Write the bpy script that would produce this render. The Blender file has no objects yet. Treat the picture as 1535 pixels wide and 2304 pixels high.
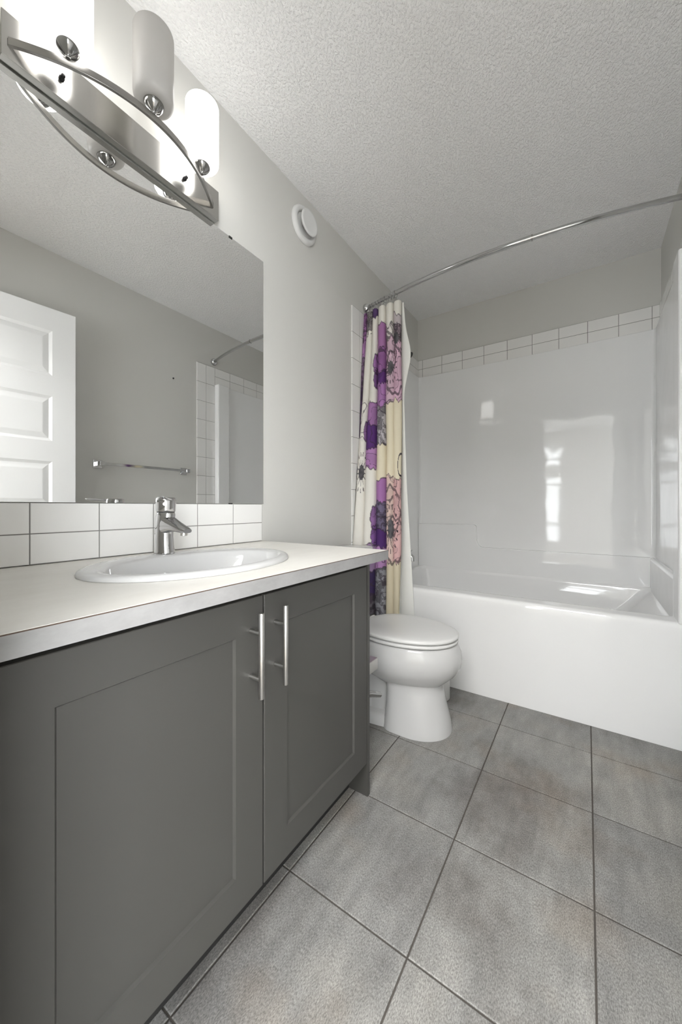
import bpy, bmesh, math, random
import numpy as np
from mathutils import Vector, Matrix
random.seed(4)
S = bpy.context.scene
COL = S.collection
PI = math.pi

# ------------------------------------------------------------------ dimensions (metres)
W, YB, H = 1.5293, 2.8516, 2.535        # room: x 0..W (vanity wall .. right wall), y .095..YB
YF = 0.095                              # inner face of the entry wall
YT = 2.0                                # front of the tub unit
ZT, ZU = 2.197, 2.05                    # top of the wall tiles, top of the tub unit

# ------------------------------------------------------------------ camera
cam = bpy.data.cameras.new('camera')
cam.sensor_fit = 'VERTICAL'; cam.sensor_height = 36.0
cam.lens = 818.2 * 36.0 / 2304.0
cam.shift_x = (767.5 - 769.0) / 2304.0
cam.shift_y = (1139.4 - 1152.0) / 2304.0
cam.clip_start = 0.01
co = bpy.data.objects.new('camera', cam); COL.objects.link(co)
co.location = (1.1616, 0.0, 0.9976)
co.rotation_euler = (PI / 2, 0, 0.5927)
S.camera = co

# ------------------------------------------------------------------ light and exposure
S.view_settings.view_transform = 'Standard'
S.view_settings.look = 'None'
S.view_settings.gamma = 1.0
S.view_settings.exposure = 0.74
S.cycles.use_denoising = True
S.cycles.max_bounces = 12
S.cycles.diffuse_bounces = 8
S.cycles.sample_clamp_indirect = 6.0
wd = bpy.data.worlds.new('sky'); S.world = wd; wd.use_nodes = True
wd.node_tree.nodes['Background'].inputs[0].default_value = (0.86, 0.92, 1.0, 1)
wd.node_tree.nodes['Background'].inputs[1].default_value = 1.6

def area(name, loc, rot, sx, sy, power, color=(1, 1, 1)):
    l = bpy.data.lights.new(name, 'AREA'); l.shape = 'RECTANGLE'; l.size = sx; l.size_y = sy
    l.energy = power; l.color = color
    o = bpy.data.objects.new(name, l); COL.objects.link(o); o.location = loc; o.rotation_euler = rot
    return o
PANE_GLOW = 6.2
HALL_FILL = 58
BULB = 0.0
SHADE_GLOW = 3.7
SIDE_FILL = 45
# fill light added at the unseen right side of the bedroom, for brightness
area('added_side_fill', (3.12, -1.75, 1.3), (0, PI / 2, 0), 2.0, 2.3, SIDE_FILL, (0.98, 0.99, 1.0))
# fill light added under the unseen hall ceiling to brighten the bathroom
area('added_hall_fill', (1.25, -1.0, H - 0.05), (0, 0, 0), 1.0, 1.0, HALL_FILL, (1.0, 0.995, 0.985))

# ------------------------------------------------------------------ materials
def srgb(r, g, b):
    f = lambda c: (c / 255 / 12.92) if c / 255 <= 0.04045 else ((c / 255 + 0.055) / 1.055) ** 2.4
    return (f(r), f(g), f(b), 1)

def mat(name, color, rough=0.5, metal=0.0, spec=0.5, coat=0.0):
    m = bpy.data.materials.new(name); m.use_nodes = True
    b = m.node_tree.nodes['Principled BSDF']
    b.inputs['Base Color'].default_value = color
    b.inputs['Roughness'].default_value = rough
    b.inputs['Metallic'].default_value = metal
    b.inputs['Specular IOR Level'].default_value = spec
    b.inputs['Coat Weight'].default_value = coat
    b.inputs['Coat Roughness'].default_value = 0.05
    return m

def nodes(m):
    nt = m.node_tree
    return nt, nt.nodes, nt.links, nt.nodes['Principled BSDF']

def noise(nt, scale, detail=4.0, rough=0.6, coord='Object', stretch=None):
    tc = nt.nodes.new('ShaderNodeTexCoord'); n = nt.nodes.new('ShaderNodeTexNoise')
    n.inputs['Scale'].default_value = scale; n.inputs['Detail'].default_value = detail
    n.inputs['Roughness'].default_value = rough
    if stretch:
        mp = nt.nodes.new('ShaderNodeMapping'); mp.inputs['Scale'].default_value = stretch
        nt.links.new(tc.outputs[coord], mp.inputs['Vector']); nt.links.new(mp.outputs[0], n.inputs['Vector'])
    else:
        nt.links.new(tc.outputs[coord], n.inputs['Vector'])
    return n

def ramp(nt, src, stops):
    r = nt.nodes.new('ShaderNodeValToRGB')
    while len(r.color_ramp.elements) < len(stops): r.color_ramp.elements.new(0.5)
    for e, (p, c) in zip(r.color_ramp.elements, stops): e.position = p; e.color = c
    nt.links.new(src, r.inputs[0]); return r

def bump(m, src, strength, dist=0.002):
    nt, N, L, b = nodes(m)
    bp = N.new('ShaderNodeBump'); bp.inputs['Strength'].default_value = strength; bp.inputs['Distance'].default_value = dist
    L.new(src, bp.inputs['Height']); L.new(bp.outputs[0], b.inputs['Normal']); return bp

M = {}
# wall paint
m = M['wall'] = mat('wall_paint', srgb(206, 205, 201), 0.55, spec=0.3)
nt, N, L, b = nodes(m); n = noise(nt, 260, 2); bump(m, n.outputs[0], 0.06, 0.001)
# stippled ceiling
m = M['ceiling'] = mat('stippled_ceiling', srgb(246, 246, 246), 0.9, spec=0.2)
nt, N, L, b = nodes(m)
n1 = noise(nt, 150, 3, 0.55, stretch=(1.0, 0.62, 1)); n2 = noise(nt, 280, 2, 0.5)
r1 = ramp(nt, n1.outputs[0], [(0.42, (0, 0, 0, 1)), (0.66, (1, 1, 1, 1))])
mx = N.new('ShaderNodeMath'); mx.operation = 'MULTIPLY_ADD'; mx.inputs[1].default_value = 0.35
L.new(n2.outputs[0], mx.inputs[0]); L.new(r1.outputs[0], mx.inputs[2])
bump(m, mx.outputs[0], 0.7, 0.004)
# glazed wall tile, grout
M['tile'] = mat('white_glazed_tile', srgb(232, 231, 229), 0.12)
M['grout'] = mat('grey_grout', srgb(128, 127, 124), 0.9, spec=0.1)
# floor tile: stone-look porcelain, each tile its own tone
m = M['floor'] = mat('stone_floor_tile', srgb(140, 138, 134), 0.5, spec=0.35)
nt, N, L, b = nodes(m)
nA = noise(nt, 2.6, 6, 0.6); nB = noise(nt, 22, 6, 0.68, stretch=(1, 0.25, 1)); nC = noise(nt, 430, 3, 0.65, stretch=(1, 0.45, 1))
geo = N.new('ShaderNodeNewGeometry')
ra = ramp(nt, nA.outputs[0], [(0.3, srgb(112, 108, 105)), (0.5, srgb(143, 142, 141)), (0.72, srgb(157, 154, 150))])
rb = ramp(nt, nB.outputs[0], [(0.3, (0.76, 0.76, 0.76, 1)), (0.7, (1.17, 1.17, 1.17, 1))])
rc = ramp(nt, nC.outputs[0], [(0.34, (0.58, 0.58, 0.58, 1)), (0.67, (1.34, 1.34, 1.32, 1))])
rd = ramp(nt, geo.outputs['Random Per Island'], [(0.0, (0.93, 0.93, 0.93, 1)), (1.0, (1.06, 1.055, 1.04, 1))])
def mul(a, c):
    q = N.new('ShaderNodeMix'); q.data_type = 'RGBA'; q.blend_type = 'MULTIPLY'; q.inputs[0].default_value = 1.0
    L.new(a, q.inputs[6]); L.new(c, q.inputs[7]); return q.outputs[2]
x = mul(mul(mul(ra.outputs[0], rb.outputs[0]), rc.outputs[0]), rd.outputs[0])
# warm rusty blotches
nD = noise(nt, 3.1, 3, 0.5); rD = ramp(nt, nD.outputs[0], [(0.55, (0, 0, 0, 1)), (0.75, (1, 1, 1, 1))])
wm = N.new('ShaderNodeMix'); wm.data_type = 'RGBA'; wm.blend_type = 'MULTIPLY'
L.new(rD.outputs[0], wm.inputs[0]); L.new(x, wm.inputs[6]); wm.inputs[7].default_value = (1.0, 0.90, 0.81, 1)
# fine white scuffs
nE = noise(nt, 55, 6, 0.75, stretch=(1.0, 0.8, 1)); rE = ramp(nt, nE.outputs[0], [(0.66, (0, 0, 0, 1)), (0.73, (0.45, 0.45, 0.45, 1))])
sm = N.new('ShaderNodeMix'); sm.data_type = 'RGBA'; L.new(rE.outputs[0], sm.inputs[0]); L.new(wm.outputs[2], sm.inputs[6]); sm.inputs[7].default_value = srgb(196, 194, 188)
L.new(sm.outputs[2], b.inputs['Base Color']); bump(m, nC.outputs[0], 0.15, 0.0015)
M['floor_grout'] = mat('floor_grout', srgb(88, 84, 80), 0.95, spec=0.1)
# vanity
M['cabinet'] = mat('grey_cabinet_paint', srgb(69, 68, 65.5), 0.42, spec=0.4)
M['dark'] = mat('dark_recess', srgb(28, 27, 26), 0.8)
m = M['laminate'] = mat('pale_laminate', srgb(216, 213, 206), 0.38, spec=0.4)
nt, N, L, b = nodes(m); n = noise(nt, 9, 6, 0.65, stretch=(1, 0.35, 1))
r = ramp(nt, n.outputs[0], [(0.3, srgb(222, 219, 213)), (0.7, srgb(233, 231, 226))]); L.new(r.outputs[0], b.inputs['Base Color'])
m = M['laminate_edge'] = mat('laminate_edge', srgb(212, 211, 209), 0.4, spec=0.4)
nt, N, L, b = nodes(m); n = noise(nt, 24, 6, 0.7, stretch=(1, 0.5, 1))
r = ramp(nt, n.outputs[0], [(0.3, srgb(136, 135, 135)), (0.7, srgb(152, 151, 151))]); L.new(r.outputs[0], b.inputs['Base Color'])
M['seam'] = mat('laminate_seam', srgb(78, 62, 52), 0.7)
M['porcelain'] = mat('white_porcelain', srgb(198, 198, 198), 0.07, spec=0.55)
M['acrylic'] = mat('white_acrylic', srgb(234, 234, 234), 0.05, spec=0.55)
nt, N, L, b = nodes(M['acrylic']); n = noise(nt, 3.2, 2, 0.5); bump(M['acrylic'], n.outputs[0], 0.12, 0.02)
M['plastic'] = mat('white_plastic', srgb(218, 218, 217), 0.3)
M['door'] = mat('white_door_paint', srgb(236, 236, 236), 0.35)
M['trim'] = mat('white_trim_paint', srgb(232, 232, 230), 0.35)
M['chrome'] = mat('chrome', (0.62, 0.62, 0.625, 1), 0.06, metal=1.0)
m = M['nickel'] = mat('brushed_nickel', (0.37, 0.36, 0.345, 1), 0.24, metal=1.0)
M['plate'] = mat('brushed_nickel_plate', (0.5, 0.49, 0.47, 1), 0.2, metal=1.0)
M['rod'] = mat('rod_chrome', (0.52, 0.52, 0.52, 1), 0.10, metal=1.0)
M['cup'] = mat('smoky_chrome', (0.40, 0.40, 0.395, 1), 0.10, metal=1.0)
nt, N, L, b = nodes(m); n = noise(nt, 60, 3, 0.6, stretch=(1, 0.05, 14)); bump(m, n.outputs[0], 0.05, 0.001)
m = M['steel'] = mat('satin_steel', (0.66, 0.65, 0.63, 1), 0.28, metal=1.0)
M['black'] = mat('black_rubber', srgb(22, 22, 22), 0.5)
M['mirror'] = mat('mirror_silver', (0.90, 0.905, 0.90, 1), 0.0, metal=1.0)
M['mirror_edge'] = mat('mirror_glass_edge', srgb(196, 203, 198), 0.15)
M['liner'] = mat('white_liner', srgb(232, 232, 228), 0.45)
m = M['cloth'] = mat('printed_cloth', srgb(225, 222, 216), 0.8, spec=0.15)
nt, N, L, b = nodes(m); at = N.new('ShaderNodeAttribute'); at.attribute_name = 'print'
L.new(at.outputs['Color'], b.inputs['Base Color'])
wv = noise(nt, 900, 2); bump(m, wv.outputs[0], 0.08, 0.0006)
def shade_mat(name, glow):
    m = mat(name, srgb(238, 237, 234) if glow else srgb(200, 198, 195), 0.3, spec=0.4)
    nt, N, L, b = nodes(m)
    tr = N.new('ShaderNodeBsdfTranslucent'); tr.inputs[0].default_value = srgb(240, 239, 236) if glow else srgb(190, 188, 185)
    mx = N.new('ShaderNodeMixShader'); mx.inputs[0].default_value = 0.5
    L.new(b.outputs[0], mx.inputs[1]); L.new(tr.outputs[0], mx.inputs[2]); L.new(mx.outputs[0], N['Material Output'].inputs[0])
    if glow:
        b.inputs['Emission Color'].default_value = (1.0, 0.992, 0.98, 1)
        b.inputs['Emission Strength'].default_value = glow
    return m
M['shade_lit'] = shade_mat('lit_frosted_glass', SHADE_GLOW)
M['shade_off'] = shade_mat('frosted_glass', 0.0)
m = M['pane'] = mat('daylit_window_pane', (0.8, 0.85, 0.9, 1), 0.1)
nt, N, L, b = nodes(m)
b.inputs['Emission Color'].default_value = (0.95, 0.98, 1.0, 1); b.inputs['Emission Strength'].default_value = PANE_GLOW
M['carpet'] = mat('bedroom_floor', srgb(150, 144, 136), 0.9)

# ------------------------------------------------------------------ mesh helpers
def BM(): return bmesh.new()

def obj(name, bm, m, parent=None, smooth=False, bevel=0.0, seg=2, angle=35):
    bmesh.ops.recalc_face_normals(bm, faces=bm.faces)
    me = bpy.data.meshes.new(name); bm.to_mesh(me); bm.free()
    o = bpy.data.objects.new(name, me); COL.objects.link(o)
    for q in (m if isinstance(m, (list, tuple)) else [m]): me.materials.append(q)
    if parent is not None:
        o.parent = parent
        o.matrix_parent_inverse = Matrix.Translation(-parent_loc(parent))
    if smooth or bevel:
        for p in me.polygons: p.use_smooth = True
    if bevel:
        md = o.modifiers.new('bevel', 'BEVEL'); md.width = bevel; md.segments = seg; md.limit_method = 'ANGLE'
        md.angle_limit = math.radians(30); md.harden_normals = False
    if smooth or bevel:
        es = o.modifiers.new('wn', 'WEIGHTED_NORMAL') if bevel else None
        if es: es.keep_sharp = True
        if not bevel:
            me.set_sharp_from_angle(angle=math.radians(angle))
    return o

def parent_loc(o):
    return Vector((0, 0, 0)) if o.type == 'MESH' else o.location.copy()   # part meshes are built in world coordinates

def thing(name, label, cat, loc, group=None):
    o = bpy.data.objects.new(name, None); COL.objects.link(o); o.location = loc
    o.empty_display_size = 0.05
    return tag(o, label, cat, group)

def tag(o, label, cat, group=None):
    o['label'] = label; o['category'] = cat
    if group: o['group'] = group
    return o

def struct(o):
    o['kind'] = 'structure'; return o

def box(bm, x0, x1, y0, y1, z0, z1):
    v = [bm.verts.new((x, y, z)) for x in (x0, x1) for y in (y0, y1) for z in (z0, z1)]
    for f in ((0, 1, 3, 2), (4, 6, 7, 5), (0, 4, 5, 1), (2, 3, 7, 6), (0, 2, 6, 4), (1, 5, 7, 3)):
        bm.faces.new([v[i] for i in f])
    return v

def prism(bm, pts, axis, a, b):
    """extrude the polygon pts along axis from a to b; pts are the two other coordinates in xyz order"""
    def P(p, t):
        return {'x': (t, p[0], p[1]), 'y': (p[0], t, p[1]), 'z': (p[0], p[1], t)}[axis]
    A = [bm.verts.new(P(p, a)) for p in pts]; B = [bm.verts.new(P(p, b)) for p in pts]
    bm.faces.new(A); bm.faces.new(B[::-1])
    n = len(pts)
    for i in range(n): bm.faces.new((A[i], A[(i + 1) % n], B[(i + 1) % n], B[i]))

def loft(bm, rings, cap0=True, cap1=True, closed=True):
    R = [[bm.verts.new(p) for p in r] for r in rings]
    n = len(R[0])
    for a, b in zip(R, R[1:]):
        for i in range(n if closed else n - 1):
            bm.faces.new((a[i], a[(i + 1) % n], b[(i + 1) % n], b[i]))
    if cap0: bm.faces.new(R[0][::-1])
    if cap1: bm.faces.new(R[-1])
    return R

def lathe(bm, prof, c=(0, 0, 0), axis='z', n=40, cap=True):
    """prof: (radius, height) pairs turned around axis through c"""
    rings = []
    for r, h in prof:
        ring = []
        for k in range(n):
            a = 2 * PI * k / n; u, v = r * math.cos(a), r * math.sin(a)
            p = {'z': (u, v, h), 'x': (h, u, v), 'y': (u, h, v)}[axis]
            ring.append((c[0] + p[0], c[1] + p[1], c[2] + p[2]))
        rings.append(ring)
    loft(bm, rings, cap, cap)

def tube(bm, pts, rad, n=14, cap=True):
    pts = [Vector(p) for p in pts]; rings = []
    up = Vector((0.03, 0.05, 1)).normalized()
    for i, p in enumerate(pts):
        t = (pts[min(i + 1, len(pts) - 1)] - pts[max(i - 1, 0)]).normalized()
        ref = up if abs(t.dot(up)) < 0.95 else Vector((1, 0, 0))
        s = t.cross(ref).normalized(); w = s.cross(t)
        r = rad[i] if isinstance(rad, (list, tuple)) else rad
        rings.append([p + s * r * math.cos(2 * PI * k / n) + w * r * math.sin(2 * PI * k / n) for k in range(n)])
    loft(bm, rings, cap, cap)

def rrect(x0, x1, y0, y1, r, z, n=6):
    out = []
    for cx, cy, a0 in ((x1 - r, y1 - r, 0), (x0 + r, y1 - r, 90), (x0 + r, y0 + r, 180), (x1 - r, y0 + r, 270)):
        for k in range(n + 1):
            a = math.radians(a0 + 90 * k / n); out.append((cx + r * math.cos(a), cy + r * math.sin(a), z))
    return out

# ------------------------------------------------------------------ the room
def wall(name, *b, m='wall'):
    bm = BM(); box(bm, *b); return struct(obj(name, bm, M[m]))
wall('wall_left', -0.12, 0, -0.02, YB + 0.12, 0, H)
wall('wall_right', W, W + 0.12, -0.02, YB + 0.12, 0, H)
wall('wall_back', 0, W, YB, YB + 0.12, 0, H)
DX0, DX1, DZ = 0.70, 1.497, 2.15          # doorway
bm = BM()
box(bm, 0, DX0, -0.02, YF, 0, H); box(bm, DX1, W, -0.02, YF, 0, H); box(bm, DX0, DX1, -0.02, YF, DZ, H)
struct(obj('wall_front', bm, M['wall']))
bm = BM(); box(bm, -1.6, 3.2, -3.12, YB + 0.12, H, H + 0.1); struct(obj('ceiling', bm, M['ceiling']))
# hall / bedroom behind the camera
wall('wall_bedroom_left', -1.72, -1.6, -3.12, -0.02, 0, H)
bm = BM()
box(bm, 3.2, 3.32, -3.12, -2.96, 0, H); box(bm, 3.2, 3.32, -0.54, -0.02, 0, H); box(bm, 3.2, 3.32, -2.96, -0.54, 0, 0.28); box(bm, 3.2, 3.32, -2.96, -0.54, 2.32, H)
struct(obj('wall_bedroom_right', bm, M['wall']))
bm = BM(); box(bm, 3.26, 3.27, -2.94, -0.56, 0.28, 2.32)
pane = obj('added_fill_window', bm, M['pane']); struct(pane)  # glowing window added behind the side fill light, never in view
bm = BM()
for y in (-2.96, -1.79, -0.62): box(bm, 3.23, 3.29, y, y + 0.08, 0.28, 2.32)
for z in (0.28, 2.24): box(bm, 3.232, 3.288, -2.88, -0.62, z, z + 0.08)
obj('window_frame', bm, M['trim'], pane)  # frame of the added side window
wall('wall_bedroom_near_left', -1.6, -0.12, -0.02, 0.08, 0, H)
wall('wall_bedroom_near_right', W + 0.12, 3.2, -0.02, 0.08, 0, H)
bm = BM()
box(bm, -1.6, -0.82, -3.12, -3.0, 0, H); box(bm, 0.78, 3.2, -3.12, -3.0, 0, H)
box(bm, -0.82, 0.78, -3.12, -3.0, 2.3, H); box(bm, -0.82, 0.78, -3.12, -3.0, 0, 0.2)
struct(obj('wall_bedroom_far', bm, M['wall']))
bm = BM(); box(bm, -0.80, 0.76, -3.07, -3.06, 0.2, 2.3)
pane = obj('window_1', bm, M['pane']); struct(pane)
bm = BM()
for x in (-0.82, -0.04, 0.70): box(bm, x, x + 0.08, -3.09, -3.03, 0.2, 2.3)
for z, hh in ((0.2, 0.08), (0.62, 0.05), (1.42, 0.05), (1.62, 0.22), (1.98, 0.05), (2.22, 0.08)): box(bm, -0.74, 0.70, -3.088, -3.032, z, z + hh)
o = obj('window_frame', bm, M['trim'], pane)
bm = BM(); box(bm, -1.6, 3.2, -3.0, -0.02, -0.1, -0.003); struct(obj('floor_bedroom', bm, M['carpet']))

# bathroom floor: grout bed and bevelled tiles
bm = BM(); box(bm, 0, W, -0.02, YB, -0.1, -0.0025)
fl = struct(obj('floor', bm, M['floor_grout']))
TX, TY, TP, GW = 0.4866, 0.4018, 0.3458, 0.0042
bm = BM()
def clipbox(x0, x1, y0, y1):
    x0, x1 = max(x0, 0), min(x1, W); y0, y1 = max(y0, -0.02), min(y1, YB)
    if x1 - x0 > 0.004 and y1 - y0 > 0.004:
        e = 0.0018
        a = [bm.verts.new(p) for p in ((x0, y0, -0.006), (x1, y0, -0.006), (x1, y1, -0.006), (x0, y1, -0.006))]
        b_ = [bm.verts.new(p) for p in ((x0, y0, -0.001), (x1, y0, -0.001), (x1, y1, -0.001), (x0, y1, -0.001))]
        c = [bm.verts.new(p) for p in ((x0 + e, y0 + e, 0), (x1 - e, y0 + e, 0), (x1 - e, y1 - e, 0), (x0 + e, y1 - e, 0))]
        for k in range(4):
            bm.faces.new((a[k], a[(k + 1) % 4], b_[(k + 1) % 4], b_[k])); bm.faces.new((b_[k], b_[(k + 1) % 4], c[(k + 1) % 4], c[k]))
        bm.faces.new(c)
for i in range(-2, 4):
    for j in range(-2, 8):
        clipbox(TX + i * TP + GW / 2, TX + (i + 1) * TP - GW / 2, TY + j * TP + GW / 2, TY + (j + 1) * TP - GW / 2)
o = obj('floor_tiles', bm, M['floor'], fl)

# baseboards
bm = BM(); prism(bm, [(0, 0), (0.012, 0), (0.012, 0.075), (0.006, 0.09), (0, 0.09)], 'y', 1.101, 1.825)
struct(obj('baseboard_left', bm, M['trim']))
bm = BM(); prism(bm, [(W, 0), (W - 0.012, 0), (W - 0.012, 0.075), (W - 0.006, 0.09), (W, 0.09)], 'y', YF, 1.825)
struct(obj('baseboard_right', bm, M['trim']))

# door casing of the entry (bathroom side right jamb only shows in the mirror)
bm = BM(); box(bm, DX0, DX1, -0.03, YF, DZ - 0.012, DZ); box(bm, DX0, DX0 + 0.012, -0.03, YF, 0, DZ - 0.012); box(bm, DX1 - 0.008, DX1, -0.03, YF, 0, DZ - 0.012)
struct(obj('trim_1', bm, M['trim']))

# ------------------------------------------------------------------ wall tiles around the tub
def tiles(name, rects, plane, at, face, edge_lo=None, edge_hi=None):
    """rects (a0,a1,z0,z1) on the wall plane at `at`; face +1/-1 is the way the tiles look"""
    g = BM(); t = BM(); th, e = 0.008, 0.0016
    for a0, a1, z0, z1 in rects:
        def Q(a, z, d):
            return {'x': (at + face * d, a, z), 'y': (a, at + face * d, z)}[plane]
        # grout bed
        lo = [g.verts.new(Q(*p)) for p in ((a0, z0, 0), (a1, z0, 0), (a1, z1, 0), (a0, z1, 0))]
        hi = [g.verts.new(Q(*p)) for p in ((a0, z0, th - .0012), (a1, z0, th - .0012), (a1, z1, th - .0012), (a0, z1, th - .0012))]
        g.faces.new(hi)
        for k in range(4): g.faces.new((lo[k], lo[(k + 1) % 4], hi[(k + 1) % 4], hi[k]))
        s = 0.0013
        b0, b1, y0, y1 = a0 + s, a1 - s, z0 + s, z1 - s
        if edge_lo is not None and abs(a0 - edge_lo) < 1e-4: b0 = a0 - 0.0006
        if edge_hi is not None and abs(a1 - edge_hi) < 1e-4: b1 = a1 + 0.0006
        A = [t.verts.new(Q(*p)) for p in ((b0, y0, 0), (b1, y0, 0), (b1, y1, 0), (b0, y1, 0))]
        B = [t.verts.new(Q(*p)) for p in ((b0, y0, th - .0008), (b1, y0, th - .0008), (b1, y1, th - .0008), (b0, y1, th - .0008))]
        Cc = [t.verts.new(Q(*p)) for p in ((b0 + e, y0 + e, th), (b1 - e, y0 + e, th), (b1 - e, y1 - e, th), (b0 + e, y1 - e, th))]
        t.faces.new(Cc)
        for k in range(4):
            t.faces.new((A[k], A[(k + 1) % 4], B[(k + 1) % 4], B[k])); t.faces.new((B[k], B[(k + 1) % 4], Cc[(k + 1) % 4], Cc[k]))
    base = obj(name, g, M['grout'])
    top = obj('tile_faces', t, M['tile'], base)
    return base
zm = (ZT + ZU) / 2
rows = [(ZU, zm), (zm, ZT)]
R = []
for y0 in (1.827, 1.9135):
    z = ZT
    while z > 0.1:
        R.append((y0, y0 + 0.0865, max(z - 0.157, 0.09), z)); z -= 0.157
def hor(a0, a1, first, pitch=0.1602):
    c = [a0] + [first + k * pitch for k in range(12) if a0 + 0.01 < first + k * pitch < a1 - 0.01] + [a1]
    return [(p, q, z0, z1) for p, q in zip(c, c[1:]) for z0, z1 in rows]
struct(tiles('trim_2', R + hor(2.0, YB - 0.008, 2.16), 'x', 0.0, 1, edge_lo=1.827))
struct(tiles('trim_3', R + hor(2.0, YB - 0.008, 2.16), 'x', W, -1, edge_lo=1.827))
struct(tiles('trim_4', hor(0.0, W, 0.046), 'y', YB, -1))

# ------------------------------------------------------------------ tub and shower unit
tub = thing('bathtub', 'white one-piece bathtub with tall glossy shower walls, across the far end of the room', 'bathtub', (W / 2, 2.4, 0))
bm = BM()
e = 0.001
rings = [rrect(e, W - e, 2.004, YB - 0.012, 0.004, 0.0), rrect(e, W - e, 2.000, YB - 0.012, 0.004, 0.10), rrect(e, W - e, 2.000, YB - 0.012, 0.004, 0.478), rrect(e, W - e, 2.000, YB - 0.012, 0.004, 0.500),
         rrect(e, W - e, 2.003, YB - 0.012, 0.004, 0.512), rrect(e, W - e, 2.010, YB - 0.012, 0.004, 0.519), rrect(e, W - e, 2.020, YB - 0.012, 0.004, 0.521), rrect(e + 0.002, W - e - 0.002, 2.034, YB - 0.014, 0.004, 0.5212), rrect(0.052, 1.488, 2.088, 2.808, 0.05, 0.5212),
         rrect(0.058, 1.482, 2.100, 2.80, 0.05, 0.521), rrect(0.064, 1.478, 2.112, 2.795, 0.05, 0.516), rrect(0.070, 1.472, 2.118, 2.79, 0.05, 0.500)]
obj('apron', (loft(bm, rings, True, False), bm)[1], M['acrylic'], tub, smooth=True, angle=40)
bm = BM()
rings = [rrect(0.070, 1.472, 2.118, 2.79, 0.05, 0.500), rrect(0.085, 1.42, 2.128, 2.782, 0.05, 0.44), rrect(0.12, 1.20, 2.15, 2.765, 0.06, 0.19), rrect(0.15, 1.14, 2.17, 2.745, 0.07, 0.145), rrect(0.22, 1.06, 2.23, 2.69, 0.07, 0.130)]
loft(bm, rings, False, True)
obj('basin', bm, M['acrylic'], tub, smooth=True, angle=50)
# surround walls: extruded U with front flanges and coved corners
def arc(cx, cy, r, a0, a1, n=5):
    return [(cx + r * math.cos(math.radians(a0 + (a1 - a0) * k / n)), cy + r * math.sin(math.radians(a0 + (a1 - a0) * k / n))) for k in range(n + 1)]
XL, XR, YK, c = 0.028, W - 0.028, 2.824, 0.022
half = [(0.0005, 2.0), (0.050, 2.0), (0.056, 2.006), (0.056, 2.112), (0.050, 2.120), (XL, 2.124)]
path = half + arc(XL + c, YK - c, c, 180, 90) + arc(XR - c, YK - c, c, 90, 0) + [(W - x, y) for x, y in half[::-1]]
bm = BM(); prism(bm, path + [(W - 0.0005, YB - 0.009), (0.0005, YB - 0.009)], 'z', 0.515, ZU)
obj('shower_wall', bm, M['acrylic'], tub, bevel=0.004, seg=2)
# moulded ledges along the walls
bm = BM()
led = [(0.0285, 0.50), (0.0285, 0.861)] + [(0.462 + 0.02 * math.sin(math.radians(t)), 0.841 + 0.02 * math.cos(math.radians(t))) for t in (0, 30, 60, 90)] + \
      [(0.485, 0.745)] + [(0.532 - 0.045 * math.cos(math.radians(t)), 0.740 - 0.045 * math.sin(math.radians(t))) for t in (20, 45, 70, 90)] + [(1.480, 0.694), (1.480, 0.50)]
prism(bm, led, 'y', 2.796, 2.826)
obj('ledge', bm, M['acrylic'], tub, bevel=0.006, seg=3)
bm = BM(); prism(bm, [(W - 0.057, 0.50), (W - 0.057, 0.684), (W - 0.048, 0.694), (W - 0.027, 0.694), (W - 0.027, 0.50)], 'y', 2.10, 2.826)
obj('ledge', bm, M['acrylic'], tub, bevel=0.004)

# tub spout and shower arm on the left end
sp = thing('tub_spout', 'chrome tub spout on the shower wall, just right of the curtain', 'faucet', (0.028, 2.44, 0.64))
bm = BM(); tube(bm, [(0.029, 2.44, 0.655), (0.07, 2.44, 0.655), (0.105, 2.44, 0.648), (0.125, 2.44, 0.632), (0.128, 2.44, 0.605)], [0.024, 0.023, 0.022, 0.021, 0.02])
obj('spout', bm, M['chrome'], sp, smooth=True)
bm = BM(); lathe(bm, [(0.004, 0.0), (0.004, 0.022), (0.008, 0.026), (0.006, 0.034)], (0.118, 2.44, 0.655), n=12); obj('diverter_knob', bm, M['chrome'], sp, smooth=True)
sh = thing('shower_fitting', 'small dark-tipped shower fitting peeking out behind the curtain near the tiles', 'shower', (0.0, 2.45, 2.13))
bm = BM(); tube(bm, [(0.008, 2.45, 2.135), (0.05, 2.45, 2.13), (0.085, 2.45, 2.105)], 0.009); obj('arm', bm, M['chrome'], sh, smooth=True)
bm = BM(); tube(bm, [(0.074, 2.45, 2.112), (0.09, 2.45, 2.10), (0.108, 2.45, 2.084)], [0.012, 0.018, 0.026]); obj('head', bm, M['black'], sh, smooth=True)

# ------------------------------------------------------------------ curtain rod
rod = thing('shower_curtain_rod', 'curved chrome shower rod bowing across the room below the ceiling', 'curtain rod', (W / 2, 1.99, 2.243))
def rodp(x):
    s, hc = 0.105, W / 2; Rr = (hc * hc + s * s) / (2 * s)
    return (x, 1.99 - (math.sqrt(Rr * Rr - (x - hc) ** 2) - (Rr - s)), 2.243)
XJ = 0.952
bm = BM(); tube(bm, [rodp(0.012 + (XJ - 0.012) * k / 40) for k in range(41)], 0.0125, 20); obj('thick_tube', bm, M['rod'], rod, smooth=True)
bm = BM(); tube(bm, [rodp(XJ - 0.02 + (W - 0.012 - XJ + 0.02) * k / 30) for k in range(31)], 0.0112, 20); obj('thin_tube', bm, M['rod'], rod, smooth=True)
bm = BM(); tube(bm, [rodp(XJ - 0.003), rodp(XJ + 0.003)], 0.0138, 20); obj('joint_collar', bm, M['nickel'], rod, smooth=True)
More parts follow.
